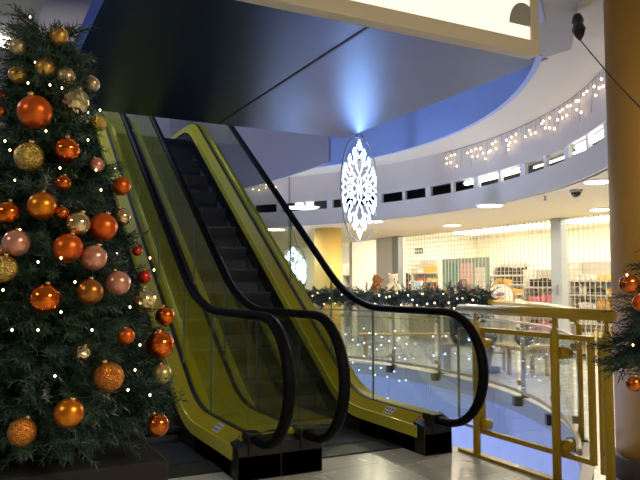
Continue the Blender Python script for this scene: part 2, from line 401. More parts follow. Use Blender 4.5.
    while y < 7.3:
        z = zat(NOSE, y); s = MB(); dz = max(z-prev, .03)
        s.box((xc-.445, y, z-.03), (xc+.445, y+.41, z))
        s.add([(xc-.445,y+.004,z-.03),(xc+.445,y+.004,z-.03),(xc+.445,y+.03,z-dz*.6),(xc-.445,y+.03,z-dz*.6),(xc+.445,y+.015,z-dz-.02),(xc-.445,y+.015,z-dz-.02)], [(0,3,2,1),(3,5,4,2)])
        s.build('step', M['step'], t); prev = z; y += .40; k += 1
    s = MB(); s.box((xc-.446,.30,0),(xc+.446,.60,.012)); s.build('landing_plate', M['plate'], t)
    s = MB()
    for i in range(40): s.box((xc-.44+i*.022,.60,0),(xc-.43+i*.022,.66,.012))
    s.box((xc-.446,.585,.011),(xc+.446,.605,.016)); s.build('comb', M['plate'], t)
    s = MB(); s.box((xc-.446,7.15,RISE-.02),(xc+.446,9.1,RISE+.004)); s.build('landing_plate', M['plate'], t)
    tr = [(p[0], p[1]) for p in clip(NOSE, .46, 7.8)]
    s = MB(); s.sweep(tr, [(-out_l+.01,-.75),(-out_l+.01,.0),(-.455,.0),(-.455,-.30),(.455,-.30),(.455,.0),(out_r-.01,.0),(out_r-.01,-.75)], xc)
    fix_normals(s.build('truss_cladding', M['truss'], t))
    return t
eR = escalator('escalator', 1.08, .763, .71, 'right-hand escalator with dark steps and yellow-green balustrade decks, beside the void')
eL = escalator('escalator', -.45, .71, .763, 'left-hand escalator with yellow deck, its foot half hidden by the large Christmas tree')
def sticker(t, x, y, side):
    t = t_deck[name_key(t)]
    s = MB(); zf = lambda dx: .20+(dx-.455)/.095*.085
    def q(dx, yy): return (x+side*dx, yy, zf(dx)+.004)
    s.add([q(.478,y),q(.478,y+.14),q(.535,y+.14),q(.535,y)], [(0,1,2,3)])
    s.cur = 1
    for i in range(3):
        for j in range(2):
            yy = y+.02+i*.04; dx = .485+j*.025
            s.add([(a[0],a[1],a[2]+.002) for a in (q(dx,yy),q(dx,yy+.024),q(dx+.014,yy+.024),q(dx+.014,yy))], [(0,1,2,3)])
    fix_normals(s.build('safety_sticker', [M['sticker'], M['stickerink']], t))
    s = MB()
    for i in range(3): s.add([q(.47+i*.022,.16),q(.47+i*.022,.19),q(.484+i*.022,.19),q(.484+i*.022,.16)], [(0,1,2,3)])
    fix_normals(s.build('red_marking', M['redink'], t))
sticker(eR, 1.08, .52, 1); sticker(eL, -.45, .52, 1)

# ------------------------------------------------------------------ foliage helpers
def sprig(b, p, d, L, nl, n=26, w=.0032):
    d = d.normalized(); a = d.orthogonal().normalized(); c = d.cross(a)
    vs = []; fs = []
    q0, q1 = p, p+d*L
    for u_ in (a, c):
        i = len(vs); vs += [q0-u_*w*.6, q0+u_*w*.6, q1]; fs.append((i, i+1, i+2))
    for k in range(n):
        t = k/n; ph = k*2.4+random.random(); r_ = a*math.cos(ph)+c*math.sin(ph)
        o = p+d*(L*(.08+.92*t)); nd = (d*.75+r_).normalized(); l = nl*(1-.35*t)*random.uniform(.8,1.15); s = nd.cross(r_ if abs(nd.dot(r_)) < .95 else a).normalized()*w
        i = len(vs); vs += [o-s, o+s, o+nd*l]; fs.append((i, i+1, i+2))
    b.add(vs, fs)
def conifer(t, base, z0, z1, rad, nspr, seed, keep=None, L=.20, nl=.05):
    random.seed(seed); b = MB(); f = MB()
    for i in range(nspr):
        h = 1-math.sqrt(random.random()) if random.random() < .75 else random.random()
        z = z0+(z1-z0)*h; a = random.uniform(0, 2*PI); lay = .10*math.sin(z*26+a*3)
        rr = rad*(1-h)**.92+.03+lay*rad*.6
        inner = random.uniform(.35, 1.0); d = Vector((math.cos(a), math.sin(a), random.uniform(-.45,.35)))
        p = Vector((base[0], base[1], z))+Vector((math.cos(a), math.sin(a), 0))*max(0, rr*inner-L*.8)
        if keep and not keep(p): continue
        l = L*random.uniform(.7,1.2)
        sprig(f if random.random() < .035 else b, p, d, l, nl)
        for q in range(2):
            d2 = d+Vector((random.uniform(-.7,.7), random.uniform(-.7,.7), random.uniform(-.5,.3)))
            sprig(b, p+d.normalized()*l*random.uniform(.2,.6), d2, l*.6, nl, 18)
    b.build('foliage', M['needle'], t); f.build('frosted_foliage', M['frost'], t)
    s = MB(); s.tube([(base[0],base[1],max(.02,z0-.45)),(base[0],base[1],z1-.1)], [.06,.012], 10); s.build('trunk', M['trunk'], t)

# ------------------------------------------------------------------ Christmas tree on the left
TD = 3.0; tb = at(38, 400, TD); TB = (tb.x, tb.y)
tz0, tz1 = .71, at(42, 32, TD).z; TR = .60
tree = thing('christmas_tree', 'large dark green Christmas tree with orange and gold baubles in front of the escalators', 'Christmas tree', (TB[0], TB[1], 0))
conifer(tree, TB, tz0, tz1, TR, 2700, 3)
s = MB(); s.box((TB[0]-.46,TB[1]-.46,0),(TB[0]+.46,TB[1]+.46,.62)); pl = s.build('plinth', M['cloth'], bevel=.02); tag(pl, 'black draped square plinth under the large Christmas tree', 'plinth')
def cone_r(z): 
    h = (z-tz0)/(tz1-tz0); return TR*max(0, 1-h)**.92+.05
def surf(px, py):
    best = None
    for i in range(140):
        D = 2.2+i*.006; p = at(px, py, D); q = math.hypot(p.x-TB[0], p.y-TB[1])-cone_r(max(tz0, min(tz1, p.z)))
        if q < 0: return p
        if best is None or q < best[0]: best = (q, p)
    return best[1]
BM = dict(
 mo=mat('b_matte_orange', (.72,.13,.015), .32, .75), so=mat('b_shiny_orange', (.80,.17,.02), .06, .95), mg=mat('b_matte_gold', (.62,.36,.09), .34, .8),
 og=mat('b_orange_gold', (.74,.24,.02), .30, .85), ch=mat('b_champagne', (.70,.55,.30), .08, .95), pc=mat('b_pearl_champagne', (.60,.45,.26), .22, .6, coat=.8),
 pk=mat('b_pink_pearl', (.62,.27,.19), .25, .5, coat=.9), rd=mat('b_red', (.50,.04,.015), .3, .7), br=mat('b_bronze', (.42,.16,.03), .28, .85),
 gg=glitter('b_gold_glitter', (.52,.38,.10)), cg=glitter('b_copper_glitter', (.62,.22,.04)), hm=mat('b_hammered', (.66,.56,.32), .15, .95),
 co=mat('b_copper', (.58,.14,.03), .14, .9), pg=mat('b_pale_gold', (.50,.42,.16), .3, .7))
def bauble(px, py, dia, kind, label, D=None, group='baubles on the large Christmas tree'):
    if not D and py < 50: D = TD-.14
    p = at(px, py, D) if D else surf(px, py)
    dist = (p-CAM).dot(Fh); r = dia/2*dist/FPX
    if not D: p = p-(ray(px, py)).normalized()*r*.3
    o = thing('bauble', label, 'bauble', p, group)
    s = MB()
    if kind == 'hm':
        s.sphere(p, r, 20, 13); s.v = [tuple(p+(Vector(v)-p)*random.uniform(.92,1.05)) for i, v in enumerate(s.v)]; s.sm = [False]*len(s.sm)
    else: s.sphere(p, r, 28, 18)
    s.build('ball', BM[kind], o, loc=None)
    tilt = Vector((random.uniform(-.4,.4), random.uniform(-.4,.4), 1)).normalized()
    s = MB(); s.tube([p+tilt*r*.93, p+tilt*(r*1.17)], r*.17, 10); cp = s.build('cap', M['cap'], o)
    s = MB(); q = p+tilt*r*1.17; s.tube([q, q+tilt*.008+Vector((.005,0,0)), q+tilt*.018, q+tilt*.026], .0012, 5); s.build('hook', M['wire'], cp)
random.seed(11)
for a in [
 (59,36,19,'mg','matte gold bauble at the very top of the large tree, nearest the dark soffit'),
 (18,47,18,'pc','pearly gold bauble at the top left of the large tree'),
 (45,68,20,'mg','matte gold bauble in the middle near the top, just below the topmost one'),
 (18,75,19,'mg','dull gold bauble at upper left, directly below the pearly gold one'),
 (66,77,20,'pc','champagne pearl bauble touching the upper right of the hammered gold one near the top'),
 (92,84,16,'pc','small pale champagne bauble on the upper right edge of the large tree'),
 (75,102,28,'hm','large hammered silvery gold bauble right of the big matte orange one near the top'),
 (35,112,34,'mo','biggest matte red-orange bauble near the top of the large tree'),
 (1,97,16,'rd','red bauble cut by the left picture edge near the top'),
 (1,112,9,'mo','tiny orange bauble under the red one at the left picture edge'),
 (98,123,17,'gg','dull gold glitter bauble on the right edge below the soffit corner'),
 (29,157,29,'gg','large gold glitter bauble below the biggest matte orange one'),
 (67,150,25,'so','mirror-shiny copper bauble right of the large gold glitter one'),
 (97,165,15,'pk','small pink bauble on the upper right side of the tree'),
 (63,183,16,'co','small dark rose mirror bauble hidden under the shiny copper one'),
 (121,186,19,'mo','copper orange bauble sticking out at the right edge in front of the yellow deck'),
 (8,213,24,'so','shiny orange bauble at the left picture edge, halfway up'),
 (42,206,28,'og','matte orange-gold bauble halfway up the middle of the tree'),
 (62,213,14,'co','small dark copper bauble tucked behind the matte orange-gold one'),
 (78,224,25,'ch','mirror champagne bauble touching the matte red-orange one halfway up'),
 (103,227,28,'mo','matte red-orange bauble between the mirror champagne and the crackled gold ones'),
 (122,217,18,'ch','crackled gold bauble on the right edge halfway up'),
 (16,243,27,'pk','pink pearl bauble on the left side, above the gold glitter one'),
 (0,250,12,'pk','pink bauble mostly cut off by the left picture edge'),
 (68,248,29,'mo','matte orange bauble in the middle, directly below the mirror champagne one'),
 (94,258,26,'pk','pink pearl bauble just right of the middle matte orange one'),
 (4,269,27,'gg','gold glitter bauble half cut by the left picture edge'),
 (45,299,30,'so','large mirror orange bauble in the lower left middle'),
 (90,292,26,'br','satin bronze bauble left of the lowest pink pearl one'),
 (118,283,25,'pk','lowest pink pearl bauble, on the right side of the tree'),
 (144,300,24,'hm','hammered champagne bauble on the right edge of the lower tree'),
 (137,251,10,'rd','tiny red bauble near the right edge, uppermost of the two red ones'),
 (144,277,14,'rd','small red bauble directly above the hammered champagne one'),
 (165,316,19,'so','small shiny orange bauble right of and below the hammered champagne one'),
 (160,345,28,'so','large mirror red-orange bauble at the lower right edge'),
 (126,336,17,'mo','half hidden matte orange bauble left of the large mirror red-orange one'),
 (109,377,29,'cg','copper glitter bauble low on the tree'),
 (162,374,19,'pg','pale gold bauble directly below the large mirror red-orange one'),
 (69,413,29,'og','matte golden orange bauble at the bottom middle'),
 (22,432,27,'cg','dull copper bauble half buried at the bottom left corner'),
 (158,425,22,'co','copper bauble hanging lowest at the bottom right, above the steel plate'),
 (83,353,15,'hm','small hammered gold bauble deep in the lower branches')]:
    bauble(*a)
# fairy lights of the large tree
def bulb_mesh(name, m, r):
    s = MB(); s.sphere((0,0,0), r, 8, 6, (1,1,1.3)); o = s.build(name, m); me = o.data; bpy.data.objects.remove(o); return me
BW = bulb_mesh('bulb', M['warm'], .0042); BWB = bulb_mesh('bulb', M['warm'], .011); BC = bulb_mesh('bulb', M['cool'], .0095); BWG = bulb_mesh('bulb', M['warm'], .010)
def light_string(name, label, pts, me, group=None, wr=.0012, wire=True, cat='string lights'):
    t = thing(name, label, cat, pts[0], group)
    if wire:
        s = MB(); s.tube(pts, wr, 4); s.build('cable', M['wire'], t)
    return t
def bulbs(t, pts, me):
    for p in pts:
        o = bpy.data.objects.new('bulb', me); C.objects.link(o); o.parent = t; o.location = Vector(p)-Vector(t.location)
random.seed(5)
spiral = []
for i in range(260):
    h = i/259; z = tz0+.05+(tz1-tz0-.1)*h; a = h*2*PI*9; r_ = cone_r(z)-.02
    spiral.append(Vector((TB[0]+r_*math.cos(a), TB[1]+r_*math.sin(a), z)))
t = light_string('string_lights', 'string of tiny warm lights wound round the large Christmas tree', spiral, BW)
bulbs(t, [surf(x, y)-ray(x, y).normalized()*.03 for x, y in [(35,62),(60,46),(28,83),(50,85),(62,88),(46,131),(5,141),(60,168),(15,180),(100,110),(96,170),(115,168),(30,17),(88,112),(62,240),(117,254),(61,258),(38,262),(130,307),(101,190),(61,312),(128,390),(20,230),(10,150),(75,282),(150,258),(154,270),(12,330),(140,345),(97,216),(3,290),(88,140),(108,237),(38,330),(55,376),(92,330),(135,370),(150,395)]], BW)

# ------------------------------------------------------------------ second tree at the right edge
TD2 = 3.5; t2 = at(697, 400, TD2); T2 = (t2.x, t2.y)
tr2 = thing('christmas_tree', 'small dark Christmas tree at the right picture edge in front of the ochre column', 'Christmas tree', (T2[0], T2[1], 0))
conifer(tr2, T2, .90, 1.85, .46, 900, 9, L=.18)
s = MB(); s.lathe((T2[0],T2[1],0), [(.18,0),(.22,.32),(.20,.34),(.05,.30)], 20); s.build('pot', M['cloth'], tr2)
for a in [(629,284,19,'co','upper copper bauble on the small tree at the right picture edge'), (641,303,17,'mo','orange bauble cut by the right picture edge, between the other two'), (634,384,15,'co','lowest copper bauble on the small tree at the right picture edge')]:
    bauble(*a, D=TD2-.28, group='baubles on the small tree')
t = thing('string_lights', 'few tiny warm lights on the small tree at right picture edge', 'string lights', (T2[0],T2[1],1.2))
sp = [Vector((T2[0]+(.40-.02*i/3)*math.cos(i*.5), T2[1]+(.40-.02*i/3)*math.sin(i*.5), .8+i*.013)) for i in range(60)]
s = MB(); s.tube(sp, .002, 4); s.build('cable', M['wire'], t); bulbs(t, [at(627,275,TD2-.4), at(633,345,TD2-.4)]+sp[::15], BW)

# ------------------------------------------------------------------ columns
cc = at(677, 480, 4.75)
t = thing('column', 'large round ochre column at the right picture edge with dark skirting', 'column', (cc.x, cc.y, 0))
s = MB(); s.lathe((cc.x,cc.y,0), [(.38,.16),(.38,ZC)], 48); s.build('shaft', M['ochre'], t)
s = MB(); s.lathe((cc.x,cc.y,0), [(.405,0),(.405,.145),(.385,.16)], 48); s.build('base', M['skirtdark'], t)
c2 = at(328, 300, 13.6)
t = thing('column', 'yellow column across the void behind the hanging light ornament', 'column', (c2.x, c2.y, 0))
s = MB(); s.lathe((c2.x,c2.y,0), [(.27,.12),(.27,ZL)], 32); s.build('shaft', M['ochre2'], t)
s = MB(); s.lathe((c2.x,c2.y,0), [(.29,0),(.29,.12)], 32); s.build('base', M['skirtdark'], t)
# pillars between the shops
s = MB(); p = on_x(399, 300, XS); s.box((XS-.1,p.y-.12,0),(XS+.05,p.y+.14,ZL)); tag(s.build('pillar', M['jamb'], bevel=.01), 'slim grey pillar left of the big shop grille', 'pillar')
s = MB(); p = on_x(384, 300, XS); s.box((XS+.0,p.y-.35,0),(XS+.4,p.y+.35,ZL)); tag(s.build('pillar', M['white'], bevel=.01), 'broad white pillar behind the white plush bear', 'pillar')
s = MB(); p = on_x(561.5, 300, XS); PJ = p.y; s.box((XS-.1,p.y-.11,0),(XS+.06,p.y+.11,ZL)); jb = s.build('pillar', M['jamb'], bevel=.01); tag(jb, 'grey metal pillar between the two shop grilles', 'pillar')
s = MB(); s.box((XS-.14,PJ-.03,1.15),(XS-.1,PJ+.03,1.32)); s.build('lock_box', M['steel'], jb)

# ------------------------------------------------------------------ ring railing
RR = 6.07
rr = thing('curved_railing', 'long curved glass railing with yellow top rail around the far side of the void', 'railing', pol(RR, 0, 0))
A0, A1 = -52.5, 100
s = MB(); s.tube(arc(RR, A0, A1, 1.10, 100), .035, 10); s.build('top_rail', M['rail'], rr)
s = MB(); s.tube(arc(RR, A0+3, A1, .89, 100), .016, 8); s.build('panel_rail', M['beige'], rr)
s = MB(); s.tube(arc(RR, A0+3, A1, .10, 100), .022, 8); s.build('bottom_rail', M['beige'], rr)
ang = [-42+10.25*i for i in range(14)]
for i, a in enumerate(ang):
    s = MB(); s.tube([pol(RR+.05, a, .0), pol(RR+.05, a, .98), pol(RR+.03, a, 1.0), pol(RR, a, 1.10)], [.026,.026,.014,.012], 10); s.build('post', M['rail'] if a < -35 else M['beige'], rr)
    s = MB(); s.tube([pol(RR-.02, a, .2), pol(RR+.05, a, .2)], .035, 10); s.tube([pol(RR-.02, a, .8), pol(RR+.05, a, .8)], .035, 10); s.build('clamp', M['beige'], rr)
    s = MB(); q = [pol(RR-.07, a-.4, 0), pol(RR-.07, a+.4, 0), pol(RR+.10, a+.4, 0), pol(RR+.10, a-.4, 0)]
    s.add([v+Vector((0,0,z)) for z in (-.06,.045) for v in q], [(0,3,2,1),(4,5,6,7),(0,1,5,4),(1,2,6,5),(2,3,7,6),(3,0,4,7)]); fix_normals(s.build('foot_bracket', M['skirtdark'], rr))
    if i+1 < len(ang):
        b1 = band('glass_panel', RR-.005, .12, .88, a+.5, ang[i+1]-.5, M['glass2'], 6, r2=RR+.005); b1.parent = rr; b1.matrix_parent_inverse = Matrix.Translation(-Vector(rr.location))
# garland
def garland(label, a0, a1, z, nspr, seed):
    random.seed(seed); t = thing('garland', label, 'garland', pol(RR, a0, z)); b = MB()
    for i in range(nspr):
        a = random.uniform(a0, a1); zz = z+.02*math.sin(a*1.3)+.015*math.sin(a*3.1); p = pol(RR+random.gauss(0,.06), a, zz+random.gauss(0,.05))
        d = Vector((random.gauss(0,1), random.gauss(0,1), random.gauss(.0,.7)))
        sprig(b, p, d, random.uniform(.12,.22), .07, 20, .007)
    b.build('foliage', M['needle2'], t); s = MB(); s.tube(arc(RR, a0, a1, z, 60), .07, 8); s.build('core', M['needle2'], t); return t
garland('dark green garland draped along the curved railing, below the shop fronts', -14, 62, 1.12, 1700, 21)
random.seed(31)
gp = [pol(RR-.13+random.uniform(-.03,.02), -13.5+i*1.25, 1.10+random.uniform(-.13,.10)) for i in range(60)]
t = light_string('string_lights', 'warm fairy lights woven into the garland on the curved railing', gp, BWG); bulbs(t, gp, BWG)
# blue-white lights hanging over the blue slab edge
random.seed(41)
pts = []; t = thing('icicle_lights', 'cool white icicle lights hanging over the blue void edge below the far railing', 'string lights', pol(RV-.12, 5, .8))
s = MB(); s.tube(arc(RV-.12, 2, 26, .80, 30), .003, 4); allb = []
for i in range(13):
    a = 5+i*1.35; L = random.uniform(.6,1.5); s.tube([pol(RV-.12, a, .80), pol(RV-.12, a+.1, .80-L)], .002, 4)
    for k in range(3): allb.append(pol(RV-.13, a+random.uniform(-.3,.3), .80-L*(k+1)/3+random.uniform(-.1,.1)))
s.build('cable', M['wire'], t); bulbs(t, allb, BC)
random.seed(43)
t = thing('icicle_lights', 'short cool white lights on the curved railing in front of the bald seated person', 'string lights', pol(RV-.12, -8, .8))
s = MB(); s.tube(arc(RV-.12, -14, 1, .85, 20), .003, 4); allb = []
for i in range(5):
    a = -13+i*2.9; L = random.uniform(.3,.75); s.tube([pol(RV-.12, a, .85), pol(RV-.12, a, .85-L)], .002, 4)
    for k in range(2): allb.append(pol(RV-.13, a+random.uniform(-.2,.2), .85-L*(k+1)/2))
s.build('cable', M['wire'], t); bulbs(t, allb, BC)
# icicle lights on the cream ceiling edge
random.seed(51)
for a0, a1, n, lab in ((-44, 2, 42, 'warm white icicle lights hung along the pale bulkhead near the ochre column'), (36, 66, 22, 'warm white icicle lights on the far bulkhead, seen beside the black handrail')):
    t = thing('icicle_lights', lab, 'string lights', pol(RB-.04, a0, ZC-.03)); s = MB(); s.tube(arc(RB-.04, a0, a1, ZC-.03, 40), .003, 4); allb = []
    for i in range(n):
        a = a0+(a1-a0)*(i+.5)/n; L = random.choice((.08,.16,.24,.32))
        s.tube([pol(RB-.04, a, ZC-.03), pol(RB-.05, a+.2, ZC-.03-L)], .002, 4)
        for k in range(1, max(2, int(L/.09))+1):
            if len(allb) < 96 and random.random() < .62: allb.append(pol(RB-.05, a+random.uniform(-.4,.4), ZC-.03-k*.085+random.uniform(-.02,.02)))
    s.build('cable', M['wire'], t); bulbs(t, allb, BWB)

# ------------------------------------------------------------------ near yellow barrier
XF = 1.90
yp = [-.17, -.98, -1.41]
ba = thing('barrier', 'yellow tubular metal barrier with clear panels at the right foot of the escalator', 'barrier', (XF, -.8, 0))
s = MB(); s.tube([(XF,.02,1.13),(XF,-1.46,1.13)], .036, 12); s.build('top_rail', M['rail'], ba)
s = MB(); s.box((XF-.035,-1.50,0),(XF+.035,.02,.022)); s.build('floor_bar', M['rail'], ba)
for y in yp:
    s = MB(); s.tube([(XF,y,.015),(XF,y,.97),(XF,y,1.0),(XF,y,1.03),(XF,y,1.11)], [.030,.030,.028,.014,.012], 12); s.build('post', M['rail'], ba)
XP = XF+.07
def pframe(y0, y1, z0, z1):
    s = MB(); w = .017
    s.box((XP-w,y0,z1-.034),(XP+w,y1,z1)); s.box((XP-w,y0,z0),(XP+w,y1,z0+.034))
    s.box((XP-w,y0,z0+.034),(XP+w,y0+.034,z1-.034)); s.box((XP-w,y1-.034,z0+.034),(XP+w,y1,z1-.034)); s.build('panel_frame', M['rail'], ba)
    s = MB(); s.box((XP-.004,y0+.034,z0+.034),(XP+.004,y1-.034,z1-.034)); s.build('clear_panel', M['glass2'], ba)
pframe(-1.24, -.14, .16, .985)
for y in yp[:2]:
    for z in (.86,.24):
        s = MB(); s.tube([(XF+.02,y-.035,z),(XP+.025,y-.035,z)], .042, 16); s.build('disc_clamp', M['rail'], ba)
s = MB(); s.box((XP-.012,-1.31,.12),(XP+.012,-1.285,.985)); s.tube([(XF,-1.40,.25),(XP,-1.295,.25)], .010, 8); s.tube([(XF,-1.40,.88),(XP,-1.295,.88)], .010, 8); s.build('gate_stile', M['rail'], ba)
s = MB(); s.tube([(XP,-.17,.19),(XP,.07,.19),(XP,.115,.205),(XP,.13,.25),(XP,.13,.90),(XP,.115,.955),(XP,.07,.97),(XP,-.17,.97)], .011, 8); s.build('hooped_end', M['beige'], ba)

# ------------------------------------------------------------------ hanging ornaments
def ornament(label, cen, W, H, ax, hang):
    t = thing('light_ornament', label, 'light ornament', cen+Vector((0,0,H/2)))
    ax = ax.normalized(); Z = Vector((0,0,1)); N = ax.cross(Z)
    def P2(u, v, d=0): return cen+ax*(u*W/2)+Z*(v*H/2)+N*d
    s = MB(); s.tube([P2(math.copysign(abs(math.cos(q))**.8, math.cos(q)), math.sin(q)) for q in [2*PI*k/48 for k in range(48)]], .012, 6, closed=True); s.build('oval_frame', M['steel'], t)
    s = MB(); r_ = .0085
    def line(pts):
        for sx in (1,-1):
            for sy in (1,-1): s.tube([P2(sx*u, sy*v) for u, v in pts], r_, 6)
    def c8(u, v, a, b_): return [(u+a*math.cos(2*PI*k/14), v+b_*math.sin(2*PI*k/14)) for k in range(15)]
    line([(.03,.0),(.10,.16),(.0,.27),(.14,.38),(.20,.52),(.10,.62),(.22,.72),(.12,.82),(.0,.95)])
    line([(.0,.60),(.12,.68),(.28,.78),(.36,.70),(.26,.58),(.30,.46),(.44,.50),(.52,.64),(.60,.56),(.54,.42),(.42,.36),(.50,.24),(.66,.32),(.76,.46),(.84,.34),(.74,.22),(.58,.14),(.70,.05),(.88,.12)])
    line([(.12,.02),(.30,.10),(.42,.02),(.55,.04),(.66,.0)]); line([(.20,.22),(.34,.30),(.30,.18),(.20,.22)])
    line(c8(.0,.0,.10,.07)); line(c8(.24,.62,.05,.05)); line(c8(.86,.24,.06,.05)); line(c8(.0,.82,.06,.06)); line(c8(.46,.14,.08,.05))
    line([(.94,.0),(.80,.06),(.92,.12),(.90,.30)])
    s.build('rope_light', M['snow'], t)
    s = MB()
    for sx in (-.35,.35): s.tube([P2(sx,.93), hang(sx)], .006, 5)
    s.build('hanging_wire', M['wire'], t)
    return t
c1 = at(359.5, 189, 9.4)
ornament('large oval snowflake light ornament hanging from the corner of the dark metal soffit', c1, .70, 1.46, RT*.75+Fh*.66, lambda u: Vector((c1.x+.08*u, c1.y, ZC+.03)) )
c2_ = at(293, 272, 13.0)
hp = at(289, 222, 13.0)
ornament('smaller oval snowflake ornament far across the void, seen through the right balustrade glass', c2_, .66, 1.0, RT*.8-Fh*.6, lambda u: Vector((hp.x+.05*u, hp.y, ZL+.3 if False else hp.z)))
s = MB(); s.tube([hp, Vector((hp.x,hp.y,ZC+.02))], .006, 5); s.build('hanging_wire', M['wire'], [o for o in C.objects if o.name.startswith('light_ornament')][-1])

# ------------------------------------------------------------------ lightbox sign over the near edge of the soffit
sg = thing('lightbox_sign', 'large illuminated white lightbox with cream frame hanging below the ceiling, top of picture', 'sign', (0,-1.0,ZC))
x0, x1, z0, z1 = -2.4, 1.80, 2.895, ZC-.014
s = MB(); f = .10
s.box((x0,-1.0,z0),(x1,-.90,z0+f)); s.box((x0,-1.0,z1-.04),(x1,-.90,z1)); s.box((x0,-1.0,z0+f),(x0+f,-.90,z1-.04)); s.box((x1-.07,-1.0,z0+f),(x1,-.90,z1-.04)); s.build('frame', M['cream'], sg, bevel=.004)
s = MB(); s.box((x0+f,-.985,z0+f),(x1-.07,-.92,z1-.04)); lf = s.build('lit_face', M['signface'], sg)
s = MB()
e0 = at(508, 26, 4.7)
pts = [(e0.x+.13*math.cos(PI*k/12)-.02, e0.z+.16*math.sin(PI*k/12)-.06) for k in range(13)]
s.add([(x,-.989,z) for x, z in pts], [tuple(range(13))]); s.build('grey_emblem', M['slab'], lf)

# ------------------------------------------------------------------ lamps
def area(name, loc, size, power, col, rot=(0,0,0), sy=None, parent=None):
    l = bpy.data.lights.new(name, 'AREA'); l.energy = power; l.color = col; l.size = size
    if sy: l.shape = 'RECTANGLE'; l.size_y = sy
    o = bpy.data.objects.new(name, l); C.objects.link(o); o.location = loc; o.rotation_euler = rot
    if parent: o.parent = parent; o.matrix_parent_inverse = Matrix.Translation(-Vector(parent.location))
    return o
def downlight(p, r, power, label, zc=ZL, col=(1,.84,.62)):
    t = thing('downlight', label, 'ceiling light', (p.x, p.y, zc), 'recessed ceiling lights'); c = (p.x, p.y, zc)
    s = MB(); s.lathe(c, [(r*1.2,-.012),(r*1.25,-.002),(r*1.25,.0)], 24); s.build('rim', M['white'], t)
    s = MB(); s.lathe(c, [(r,-.018),(r,-.013)], 24); s.build('lens', M['down'], t)
    l = area('lamp', (p.x, p.y, zc-.03), 2*r, power, col, parent=t); l.data.shape = 'DISK'
for px, py, r, pw, lab in ((490,205,.17,45,'downlight at the edge of the walkway ceiling above the round shop sign'), (452,225,.15,26,'downlight over the walkway above the display board'), (600,209,.14,45,'downlight above the right-hand grille beside the ochre column'),
     (597.5,181,.13,45,'downlight at the walkway ceiling edge beside the ochre column'), (274,229,.22,45,'downlight seen through the right balustrade glass'), (374,221,.15,90,'downlight just right of the large hanging ornament'), (303,207,.2,10,'downlight half covered by the black right-hand handrail')):
    downlight(on_z(px, py, ZL), r, pw, lab)
def tube_light(a0, a1, label, group='fluorescent tubes in the bulkhead slot'):
    t = thing('fluorescent_tube', label, 'fluorescent lamp', pol(RB+.16, (a0+a1)/2, SL1-.03), group)
    pts = arc(RB+.10, a0, a1, SL1-.04, 8); s = MB(); s.tube(pts, .035, 8); s.build('tube', M['tubelamp'], t)
    for qa, qb in ((pts[0]-(pts[1]-pts[0])*.3, pts[0]), (pts[-1], pts[-1]+(pts[-1]-pts[-2])*.3)):
        s = MB(); s.tube([qa, qb], .03, 8); s.build('end_cap', M['steel'], t)
def ang_px(px, r, z):
    best = None
    for k in range(-460, 900):
        a = k/10; p = pol(r, a, z)-CAM; D = p.dot(FW); x = 320+FPX*p.dot(RT)/D
        if best is None or abs(x-px) < best[0]: best = (abs(x-px), a)
    return best[1]
for xa, xb, lab in ((466,521,'long bright fluorescent tube in the slot above the walkway, mid right'), (578,610,'bright fluorescent tube in the slot beside the ochre column'), (524,574,'thin fluorescent tube in the slot between the two brighter ones'), (296,314,'fluorescent tube in the far slot left of the yellow column')):
    a0, a1 = sorted((ang_px(xa, RB+.1, 2.85), ang_px(xb, RB+.1, 2.85)))
    if xa == 524:
        t = thing('fluorescent_tube', lab, 'fluorescent lamp', pol(RB+.3, a0, SL1), 'fluorescent tubes in the bulkhead slot'); s = MB(); s.tube(arc(RB+.25, a0, a1, SL1-.02, 8), .016, 8); s.build('tube', M['tubelamp'], t)
    else: tube_light(a0, a1, lab)
t = thing('fluorescent_tube', 'fluorescent batten on the grey ceiling at the top left behind the tree', 'fluorescent lamp', on_z(10,43,ZC), 'fluorescent tubes')
s = MB(); p, q = on_z(-14,33,ZC-.05), on_z(30,53,ZC-.05); s.tube([p,q], .05, 10); s.build('tube', M['tubelamp'], t)
s = MB(); s.tube([p+Vector((0,0,.04)),q+Vector((0,0,.04))], .04, 6); s.build('housing', M['white'], t)
# shop lights
for i, (y0, y1) in enumerate(((1.6,3.6),(4.6,6.6),(7.4,10.4),(12.2,15.6))):
    for j, x in enumerate((8.4, 10.4)):
        t = thing('shop_light', ('bright ceiling light panel near the front of the %s', 'bright ceiling light panel at the back of the %s')[j] % ('right-hand shop bay','middle shop bay','shop bay behind the till','left-hand shop')[i], 'ceiling light', (x,(y0+y1)/2,ZS), 'shop ceiling lights')
        s = MB(); s.box((x-.32,y0,ZS-.045),(x+.32,y1,ZS-.008)); s.build('diffuser', M['panel'], t)
        area('lamp', (x,(y0+y1)/2,ZS-.06), .6, 82, (1,.86,.62), sy=y1-y0, parent=t)
# ceiling fittings
p = on_z(576,190,ZL); t = thing('camera_dome', 'small black dome camera on the cream walkway ceiling', 'security camera', (p.x,p.y,ZL))
s = MB(); s.lathe((p.x,p.y,ZL), [(.07,-.03),(.075,0)], 18); s.build('base', M['grey'], t); s = MB(); s.sphere((p.x,p.y,ZL-.03), .06, 16, 10); s.build('dome', M['camdome'], t)
p = on_z(545,196,ZL); t = thing('sprinkler', 'tiny sprinkler head on the walkway ceiling left of the dome camera', 'sprinkler', (p.x,p.y,ZL))
s = MB(); s.lathe((p.x,p.y,ZL), [(.012,-.06),(.03,-.055),(.012,-.05),(.012,-.005),(.035,0)], 12); s.build('head', M['steel'], t)
